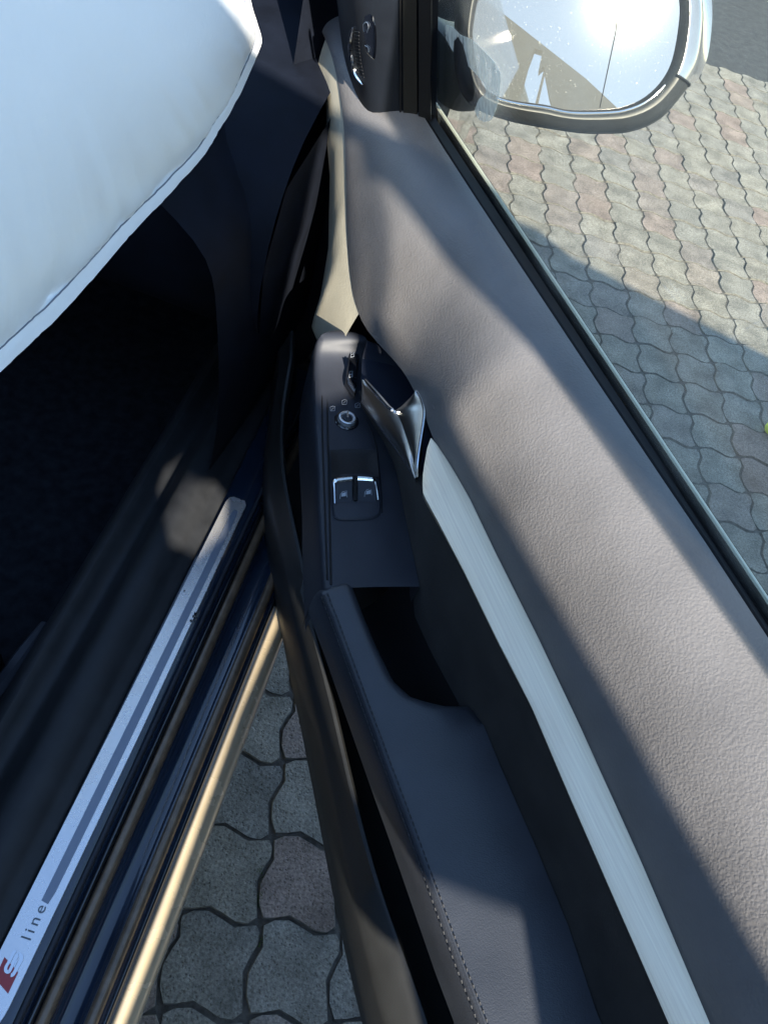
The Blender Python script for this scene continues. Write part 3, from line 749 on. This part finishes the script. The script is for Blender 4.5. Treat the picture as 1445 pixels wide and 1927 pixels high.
hpx_all = resample(cr([Vector((x, y, 0)) for x, y in ho + ho[:1]], 4), 400, True)
gc = Vector((1085, 40, 0))
def along(p):                              # housing outline point in the same direction from the centre
    d = (p - gc).normalized(); return max(hpx_all, key=lambda q: (q - gc).normalized().dot(d))
hpx = [along(p) for p in gpx]
mirror = empty('wing_mirror', (0, 0, 0)); mirror.parent = car; mirror.location = -car.location
Gp = [mp_(p.x, p.y) for p in gpx]; Hp = [mp_(p.x, p.y) for p in hpx]
cenM = sum(Gp, Vector()) / len(Gp)
v = Gp + [cenM]; f = [(i, (i + 1) % 96, 96) for i in range(96)]
part('mirror_glass', (Gp, [tuple(range(96))]), M['mirror'], mirror, smooth=False)
# bezel and shell
FWD = (Vector((0, 1, 0)) * .9 + Vector((.1, 0, -.12))).normalized()
rings = [[p - NM * .004 for p in Gp], [p + NM * .0005 for p in Gp]]
for t, d in ((.10, .006), (.22, .0085), (.34, .0085), (.6, .004), (.85, -.006), (1.0, -.020)):
    rings.append([a.lerp(b, t) + NM * d for a, b in zip(Gp, Hp)])
v, f = grid(rings[:5], True)
M['housing'] = mat('mirror_housing', (.022, .023, .024), .42, spec=.35, var=.25, var_scale=60)
part('mirror_bezel', (v, f), M['chrome'] if False else M['housing'], mirror, sharp=60)
sh_rings = rings[4:]
cenH = sum(Hp, Vector()) / len(Hp)
for t, d in ((.03, .045), (.12, .075), (.30, .10), (.6, .115)):
    sh_rings.append([p.lerp(cenH, t) + FWD * d for p in Hp])
v, f = grid(sh_rings, True); f.append(tuple(range(len(v) - 96, len(v))))
part('mirror_shell', (v, f), M['housing'], mirror, sharp=60)
# bright right-hand cap of the shell
idx = [i for i in range(96) if gpx[i].x > 1235 and hpx[i].y < 176]
idx.sort(key=lambda i: -gpx[i].y)
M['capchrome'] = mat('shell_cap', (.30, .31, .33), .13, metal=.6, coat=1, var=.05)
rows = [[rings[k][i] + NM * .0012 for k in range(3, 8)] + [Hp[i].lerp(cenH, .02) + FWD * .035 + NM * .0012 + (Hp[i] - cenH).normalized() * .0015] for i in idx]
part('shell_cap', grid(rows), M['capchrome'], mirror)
i0 = idx[0]
part('cap_joint', tube(cr([rings[k][i0] + NM * .0014 for k in range(3, 8)], 3), .0013, 6), M['black'], mirror)
lip = [rings[2][i] + NM * .0012 for i in range(96) if gpx[i].y > 140 or gpx[i].x > 1230]
lip.sort(key=lambda p: 0)
ii = [i for i in range(96) if gpx[i].y > 150 and gpx[i].x > 930]
ii.sort(key=lambda i: gpx[i].x + (0 if gpx[i].y < 195 else 0))
part('bezel_lip', tube([rings[2][i] + NM * .0005 for i in ii], .0010, 6), M['chrome'], mirror)
part('heater_line', tube([mp_(1166, -20, .0006), mp_(1158, 60, .0006), mp_(1128, 203, .0006)], .0004, 5), M['black'], mirror)
# foot between sail and shell
f0 = [gl(s, z, -.004) for s, z in ((.78, .955), (.80, 1.045), (.90, 1.03), (.93, .955))]
f1 = [mp_(x, y, -.03) for x, y in ((905, 212), (880, 60), (900, 40), (930, 150))]
f1 = [f1[0], f1[1], f1[1] + FWD * .05, f1[0] + FWD * .05]
a0 = [onp(x, y, PG, NG) - NG * .004 for x, y in ((819, 192), (822, 64))]
a0 = [a0[0], a0[1], a0[1] + DH * .08, a0[0] + DH * .10]
rows = []
for t in frange(0, 1, 8):
    q = [a.lerp(b, t) - UPZ * .006 * math.sin(t * PI) for a, b in zip(a0, f1)]
    rows.append(resample(q, 16, True))
v, f = grid(rows, True)
part('mirror_foot', (v, f), M['housing'], mirror, sharp=45)

# --- sill, scuff plate, seals
def extr(prof, f0, f1, n=24, sub=3, bend=0):
    P = cr([Vector((r, z, 0)) for r, z in prof], sub) if sub > 1 else [Vector((r, z, 0)) for r, z in prof]
    return grid([[C(fv, p.x, p.y) for p in P] for fv in frange(f0, f1, n)])
FA, FB = -.45, 1.0
part('sill_trim', extr([(-.34, .27), (-.325, .36), (-.315, .385), (-.30, .395), (-.285, .385), (-.272, .382), (-.258, .395), (-.245, .412), (-.225, .418), (-.208, .412), (-.197, .404), (-.186, .400), (-.180, .396), (-.180, .38)], FA, FB), M['silltrim'])
sill = part('sill', extr([(-.19, .392), (-.14, .3945), (-.137, .388), (-.130, .384), (-.120, .372), (-.104, .366), (-.098, .358), (-.088, .3545), (-.078, .356), (-.072, .359), (-.058, .354), (-.050, .345), (-.045, .336)], FA, FB), M['sillpaint'], sharp=70)
part('sill_bead', extr([(-.137, .385), (-.136, .3905), (-.133, .392), (-.130, .3905), (-.129, .384)], FA, FB, sub=3), M['plastic'], sill)
part('sill_bead', extr([(-.1255, .376), (-.1245, .381), (-.122, .382), (-.1195, .380), (-.119, .374)], FA, FB, sub=3), M['gloss'], sill)
part('sill_seal', extr([(-.1185, .372), (-.1165, .3785), (-.1115, .3795), (-.1065, .377), (-.1045, .370), (-.1045, .362)], FA, FB, sub=3), M['seal_reflect'], sill)
part('sill_seal', extr([(-.0735, .354), (-.0715, .3625), (-.066, .3645), (-.0605, .362), (-.0585, .355), (-.0585, .348)], FA, FB, sub=3), M['seal_reflect'], sill)
part('sill_flange', extr([(-.0565, .345), (-.0548, .3505), (-.0518, .351), (-.0495, .347), (-.049, .34)], FA, FB, sub=3), M['gloss'], sill)
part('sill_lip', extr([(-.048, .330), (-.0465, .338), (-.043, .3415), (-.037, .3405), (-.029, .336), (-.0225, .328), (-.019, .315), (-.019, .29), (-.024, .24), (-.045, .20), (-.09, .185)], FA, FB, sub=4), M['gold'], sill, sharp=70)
# scuff plate
sc_px = [(-30, 1849), (0, 1789), (97, 1600), (199, 1400), (340, 1120), (430, 951), (437, 943), (447, 942), (455, 948), (457, 956), (415, 1046), (374, 1134), (259, 1395), (158, 1599), (104, 1711), (17, 1896), (10, 1908), (0, 1921), (-14, 1930), (-30, 1932), (-44, 1925), (-50, 1905), (-44, 1880)]
def q2(px, py, z=.401): return at(px, py, z)
fL = [(.017, -.1780), (.675, -.1740), (.683, -.1700), (.683, -.1480), (.678, -.1440), (.30, -.1425), (.0, -.1445), (-.012, -.147), (-.018, -.152), (-.018, -.170), (-.012, -.1760), (-.004, -.178)]
scuff = part('scuff_plate', pillow(resample([C(f_, r_, .3965) for f_, r_ in fL], 120, True), UPZ, .0045, .0), M['plate'], sharp=40)
# plate edge stays thin: rebuild as prism with small chamfer
bpy.data.objects.remove(scuff)
outl = resample([C(f_, r_, .396) for f_, r_ in fL], 160, True)
scuff = part('scuff_plate', prism(outl, UPZ * .005), M['plate'], smooth=False)
gr = [(.100, -.1618), (.655, -.1590), (.665, -.1560), (.662, -.1515), (.65, -.1495), (.28, -.1500), (.110, -.1520), (.098, -.1540), (.095, -.1600)]
part('plate_inlay', prism(resample([C(f_, r_, .4012) for f_, r_ in gr], 90, True), UPZ * .0006), M['plategrey'], scuff, smooth=False)
# lettering
def text_mesh(txt, size):
    cu = bpy.data.curves.new('lettering', 'FONT'); cu.body = txt; cu.size = size; cu.extrude = .0003; cu.space_character = 1.35
    to = bpy.data.objects.new('lettering', cu); COL.objects.link(to)
    dg = bpy.context.evaluated_depsgraph_get(); me = bpy.data.meshes.new_from_object(to.evaluated_get(dg))
    bpy.data.objects.remove(to); return me
me = text_mesh('line', .0155)
l0 = at(57, 1772, .4016)
for vtx in me.vertices:
    c = vtx.co.copy(); vtx.co = l0 + CF * c.x * 1.15 - CR * c.y + UPZ * c.z
me.materials.clear(); me.materials.append(M['grey'])
add('lettering', me, scuff)
# red block and double S
rb = [(9.5, 1801), (35, 1830), (16, 1870), (-9, 1841)]
part('red_emblem', prism([at(x, y, .4012) for x, y in rb], UPZ * .0010), M['red'], scuff, smooth=False)
def ribbon(pts, wd):
    rows = []
    for i, p in enumerate(pts):
        t = (pts[min(i + 1, len(pts) - 1)] - pts[max(i - 1, 0)]).normalized(); x = t.cross(UPZ).normalized() * wd / 2
        rows.append([p + x - UPZ * .001, p + x, p - x, p - x - UPZ * .001])
    v, f = grid(rows, True); f += [(0, 1, 2, 3), tuple(range(len(v) - 4, len(v)))]; return v, f
Sa = [(31, 1789), (26, 1793), (22, 1802), (17, 1811), (12, 1820), (12, 1827), (17, 1829), (21, 1823), (25, 1814)]
Sb = [(25, 1814), (30, 1803), (36, 1795), (41, 1800), (40, 1808), (34, 1818), (29, 1828), (25, 1834), (21, 1835)]
Sc = [(30, 1797), (27, 1803), (23, 1812), (20, 1819)]
for pp, wd in ((Sa, .0030), (Sb, .0034), ([(33, 1806), (30, 1813), (27, 1819)], .0016)):
    part('s_emblem', ribbon(cr([at(x, y, .4030) for x, y in pp], 5), wd), M['chrome'], scuff, smooth=False)
# specks of dirt on the plate
for cx_, cy_, r_ in ((368, 1156, 4.5), (360, 1168, 2.5), (364, 1160, 2.2), (371, 1163, 1.8), (347, 1112, 1.6)):
    a = [at(cx_ + r_ * math.cos(k) * rg.uniform(.5, 1.2), cy_ + r_ * math.sin(k) * rg.uniform(.5, 1.2), .4014) for k in frange(0, 5.4, 8)]
    part('dirt_speck', prism(a, UPZ * .0012), M['black'], scuff, smooth=False)

# --- cabin: footwell, dash side, seat base
part('footwell', merge(grid([[C(f_, r_, .255 + .01 * noise.noise(Vector((f_ * 5, r_ * 5, 0)))) for r_ in frange(-1.5, -.32, 14)] for f_ in frange(-.6, 1.15, 20)]),
                       grid([[C(1.15 + .25 * t, r_, .255 + .5 * t) for r_ in frange(-1.5, -.32, 14)] for t in frange(0, 1, 4)])), M['carpet'])
part('firewall', grid([[C(1.38, r_, z_) for r_ in frange(-1.6, -.15, 6)] for z_ in frange(.2, 1.0, 4)]), M['black'])
rows = []
for f_ in frange(.70, 1.30, 26):
    k = (f_ - .70) / .60
    r0 = -.215 + .025 * math.sin(k * 3)
    rows.append([C(f_, r0 - .02, .38), C(f_, r0, .42 + .02 * k), C(f_, r0 + .004, .55), C(f_, r0 - .008, .70), C(f_, r0 - .03, .80), C(f_, r0 - .10, .86)])
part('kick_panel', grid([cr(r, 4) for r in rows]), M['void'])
rows = []
for r_ in frange(-1.5, -.20, 30):
    rows.append([C(1.05, r_, .56), C(.86, r_, .58), C(.80, r_, .64), C(.79, r_, .74), C(.83, r_, .83), C(.95, r_, .88), C(1.3, r_, .90)])
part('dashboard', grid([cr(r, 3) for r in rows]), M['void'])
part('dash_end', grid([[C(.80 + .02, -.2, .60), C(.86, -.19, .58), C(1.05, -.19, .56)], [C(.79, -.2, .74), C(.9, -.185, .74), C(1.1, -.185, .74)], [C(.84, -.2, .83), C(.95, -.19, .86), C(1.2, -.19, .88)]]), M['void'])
# seat cushion with bolster at the left edge
rows = []
for f_ in frange(-.45, .36, 30):
    k = max(0, (f_ - .22) / .14); e = math.sqrt(max(0, 1 - k * k))
    rows.append([C(f_, -.37, .28), C(f_, -.365, .36 + .02 * e), C(f_, -.372, .42 + .06 * e), C(f_, -.395, .45 + .07 * e), C(f_, -.43, .46 + .06 * e), C(f_, -.47, .44 + .05 * e), C(f_, -.60, .43 + .05 * e), C(f_, -.80, .43 + .05 * e)])
rows.append([p.lerp(C(.36, p.dot(CR), .28), .9) for p in rows[-1]])
seat = part('seat_cushion', grid([cr(r, 3) for r in rows]), M['trim'], sharp=70)
part('seat_rail', extr([(-.365, .26), (-.355, .29), (-.34, .295), (-.335, .28), (-.335, .26)], -.4, .42, sub=2), M['plastic'], seat)
part('adjuster_lever', tube([C(.30, -.345, .33), C(.37, -.335, .335), C(.42, -.335, .33)], [.012, .014, .008], 8), M['plastic'], seat)
# front jamb and wing
rows = []
for z_ in frange(.30, 1.02, 16):
    q = .02 * math.sin(z_ * 9)
    rows.append([C(1.02, -.26, z_), C(1.06, -.235, z_), C(1.085, -.20, z_), C(1.09 + q, -.15, z_), C(1.10 + q, -.10, z_), C(1.14, -.07, z_), C(1.24, -.06, z_)])
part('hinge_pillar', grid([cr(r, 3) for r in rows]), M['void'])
rows = []
for f_ in frange(1.24, 2.2, 20):
    k = f_ - 1.24
    rows.append([C(f_, -.5, .99 - .06 * k), C(f_, -.25, .985 - .06 * k), C(f_, -.13, .965 - .06 * k), C(f_, -.075, .93 - .06 * k), C(f_, -.05, .86 - .05 * k), C(f_, -.035, .7), C(f_, -.03, .5), C(f_, -.05, .25)])
part('front_wing', grid([cr(r, 3) for r in rows]), M['body'])
# rest of the cabin, above and behind the view
rows = []
for f_ in frange(-1.5, .36, 16):
    k = max(0, -f_ - .6) * .12
    rows.append([C(f_, r_, 1.40 - .05 * ((r_ + 1.0) / .6) ** 4 - k) for r_ in frange(-1.60, -.52, 14)])
rows2 = [[p + UPZ * .03 for p in r] for r in rows]
part('roof', merge(grid(rows), grid(rows2)), M['trim'])
part('rear_pillar', grid([[C(-.52, -.16 - .22 * max(0, z_ - .9), z_), C(-.40, -.13 - .26 * max(0, z_ - .9), z_), C(-.38, -.20 - .26 * max(0, z_ - .9), z_)] for z_ in frange(.3, 1.37, 12)]), M['sillpaint'])
part('far_side', grid([[C(f_, -1.62 - .10 * math.sin((z_ - .2) / 1.2 * PI), z_) for z_ in frange(.2, 1.36, 8)] for f_ in frange(-1.5, 1.35, 10)]), M['trim'])
part('rear_bulkhead', grid([[C(-1.1 - .2 * z_, r_, z_) for r_ in frange(-1.65, -.15, 8)] for z_ in frange(.2, 1.36, 6)]), M['trim'])
# bright hinge bolts seen in the gap
for x, y in ((655, 4), (660, 12), (668, 3)):
    c = at(x, y, .86); part('hinge_bolt', disc_rings(c, [(.008, -.006), (.008, .004), (.006, .007)], 12), M['chrome'])

# ------------------------------------------------------------------ airbag hanging in the doorway
AR = -.335; ALEAN = -.30
PA = C(0, AR, .93); NA = (CR + UPZ * .22 - CF * .08).normalized()
edge = [(470, -80), (468, -30), (471, 0), (480, 32), (491, 68), (488, 92), (470, 136), (446, 188), (420, 232), (385, 290), (352, 328), (318, 366), (262, 424), (228, 462), (196, 500), (150, 552), (112, 594), (70, 634), (30, 672), (0, 700), (-60, 752), (-120, 800), (-200, 850)]
epx = cr([Vector((x, y, 0)) for x, y in edge], 6)
epx = resample(epx, 150)
E0 = []
for i, p in enumerate(epx):                # frayed fabric edge
    j = .9 * noise.noise(Vector((i * .9, 3, 0))) + 1.1 * noise.noise(Vector((i * .27, 9, 0)))
    E0.append(onp(p.x + j, p.y + j * .7, PA, NA))
# inward direction in the plane: towards the bag's middle, which is up and out of frame
mid = onp(-330, -260, PA, NA) + UPZ * .03
bag = empty('airbag', C(.5, AR, .93))
tag(bag, 'large white inflated airbag with stitched seam and frayed edge hanging inside the doorway', 'airbag')
rows = []
for i, p in enumerate(E0):
    d = (mid - p); L = d.length; d = d / L
    r = []
    wob = .0012 * noise.noise(Vector((i * .12, 0, 5)))
    prof = [(0, -.0012), (0.0001, .0006), (.008, .0008 + wob), (.015, .0004 + wob), (.0175, .0), (.020, .0010), (.030, .006), (.045, .012), (.07, .021), (.10, .030), (.15, .042), (.20, .050), (L * .8, .060), (L, .062)]
    for a, h in prof:
        a = min(a, L)
        wr = 0
        if .018 < a < .14: wr = .0042 * noise.noise(Vector((i * .16, a * 20, 0))) + .0022 * noise.noise(Vector((i * .45, a * 50, 2)))
        r.append(p + d * a + NA * (h + wr))
    rows.append(r)
part('airbag_cloth', grid(rows), M['white'], bag, sharp=70)
part('airbag_back', grid([[p - NA * .0015, p + (mid - p).normalized() * .018 - NA * .0020, p + (mid - p) * .3 - NA * .05, p + (mid - p) * .99 - NA * .06] for p in E0]), M['white'], bag)
part('seam', tube([r[4] + NA * .0007 for r in rows], .00065, 5), M['seamthread'], bag)

# ------------------------------------------------------------------ lime object at the right edge
lc = at(1450, 816, 0)
v, f = [], []
rings = []
for zz, rr in ((.0, .010), (.004, .019), (.014, .024), (.026, .0235), (.036, .018), (.042, .008)):
    rings.append([Vector((math.cos(2 * PI * k / 20) * rr * 1.25, math.sin(2 * PI * k / 20) * rr * .95, zz)) + lc for k in range(20)])
v, f = grid(rings, True); f += [tuple(range(20)), tuple(range(100, 120))]
o = mk('ball', v, f, M['lime']); tag(o, 'lime yellow rounded thing on the shaded pavers, cut off by the right edge', 'ball')

# ------------------------------------------------------------------ added shade wall geometry
# outlines are given where the sun rays meet a plane 2.6 m behind; each added blocker stands at its own distance
main = [(-.7, 0), (.40, 0), (.40, 2.0), (.399, 2.20), (.369, 2.314), (.326, 2.446), (.300, 2.53), (.298, 2.70), (.2925, 2.70), (.289, 2.415), (.236, 2.40), (.244, 2.52), (.249, 2.73), (.195, 2.735), (.007, 2.825), (-.2, 2.91), (-.7, 2.95)]
holes = [  # gaps cut so sun reaches chosen patches on armrest, rim and sill
    [(.056, 2.150), (.070, 2.172), (.103, 2.182), (.138, 2.172), (.156, 2.148), (.145, 2.115), (.100, 2.092), (.066, 2.115)],
    [(.215, 2.112), (.241, 2.117), (.311, 2.101), (.294, 2.040), (.286, 1.985), (.235, 1.985)],
    [(.190, 1.885), (.255, 1.910), (.280, 1.70), (.190, 1.70)],
    [(-.06, 1.722), (.02, 1.803), (.146, 1.945), (.215, 2.008), (.215, 1.985), (.146, 1.921), (.02, 1.779), (-.06, 1.700)],
]
side = [(3.2, 0), (3.2, 1.64), (2.001, 2.147), (1.707, 2.268), (1.432, 2.383), (1.36, 2.451), (1.267, 2.478), (1.15, 2.51), (.62, 2.58), (.52, 2.63), (.42, 2.69), (.25, 2.775), (.10, 2.85), (-.2, 2.98), (-.9, 3.1), (-.9, 2.55), (.236, 2.53), (.250, 2.60), (.259, 2.69), (.266, 2.745), (.289, 2.742), (.2905, 2.690), (.302, 2.705), (.336, 2.632), (.375, 2.568), (.428, 2.481), (.50, 2.37), (.62, 2.15), (.66, 1.9), (.66, 0)]
def screen(name, loops, dist, th, label):
    dz = (2.6 - dist) * math.tan(SUN_EL)
    bm = bmesh.new()
    for loop in loops:
        vv = [bm.verts.new(sh * dist + sa * a + UPZ * (0 if z == 0 else z - dz)) for a, z in loop]
        for a, b in zip(vv, vv[1:] + vv[:1]): bm.edges.new((a, b))
    bmesh.ops.triangle_fill(bm, use_beauty=True, use_dissolve=False, edges=bm.edges[:], normal=sh)
    r = bmesh.ops.extrude_face_region(bm, geom=bm.faces[:])
    bmesh.ops.translate(bm, verts=[e for e in r['geom'] if isinstance(e, bmesh.types.BMVert)], vec=sh * th)
    bmesh.ops.recalc_face_normals(bm, faces=bm.faces)
    me = bpy.data.meshes.new(name); bm.to_mesh(me); bm.free(); me.materials.append(M['blocker'])
    tag(add(name, me), label, 'blocker')
screen('shade_blocker', [main] + holes, .85, .012, 'added tall grey shade wall with gaps, out of view behind the open door')
screen('shade_blocker', [side], .7, .03, 'added low grey shade wall with raked top, out of view right of the open door')
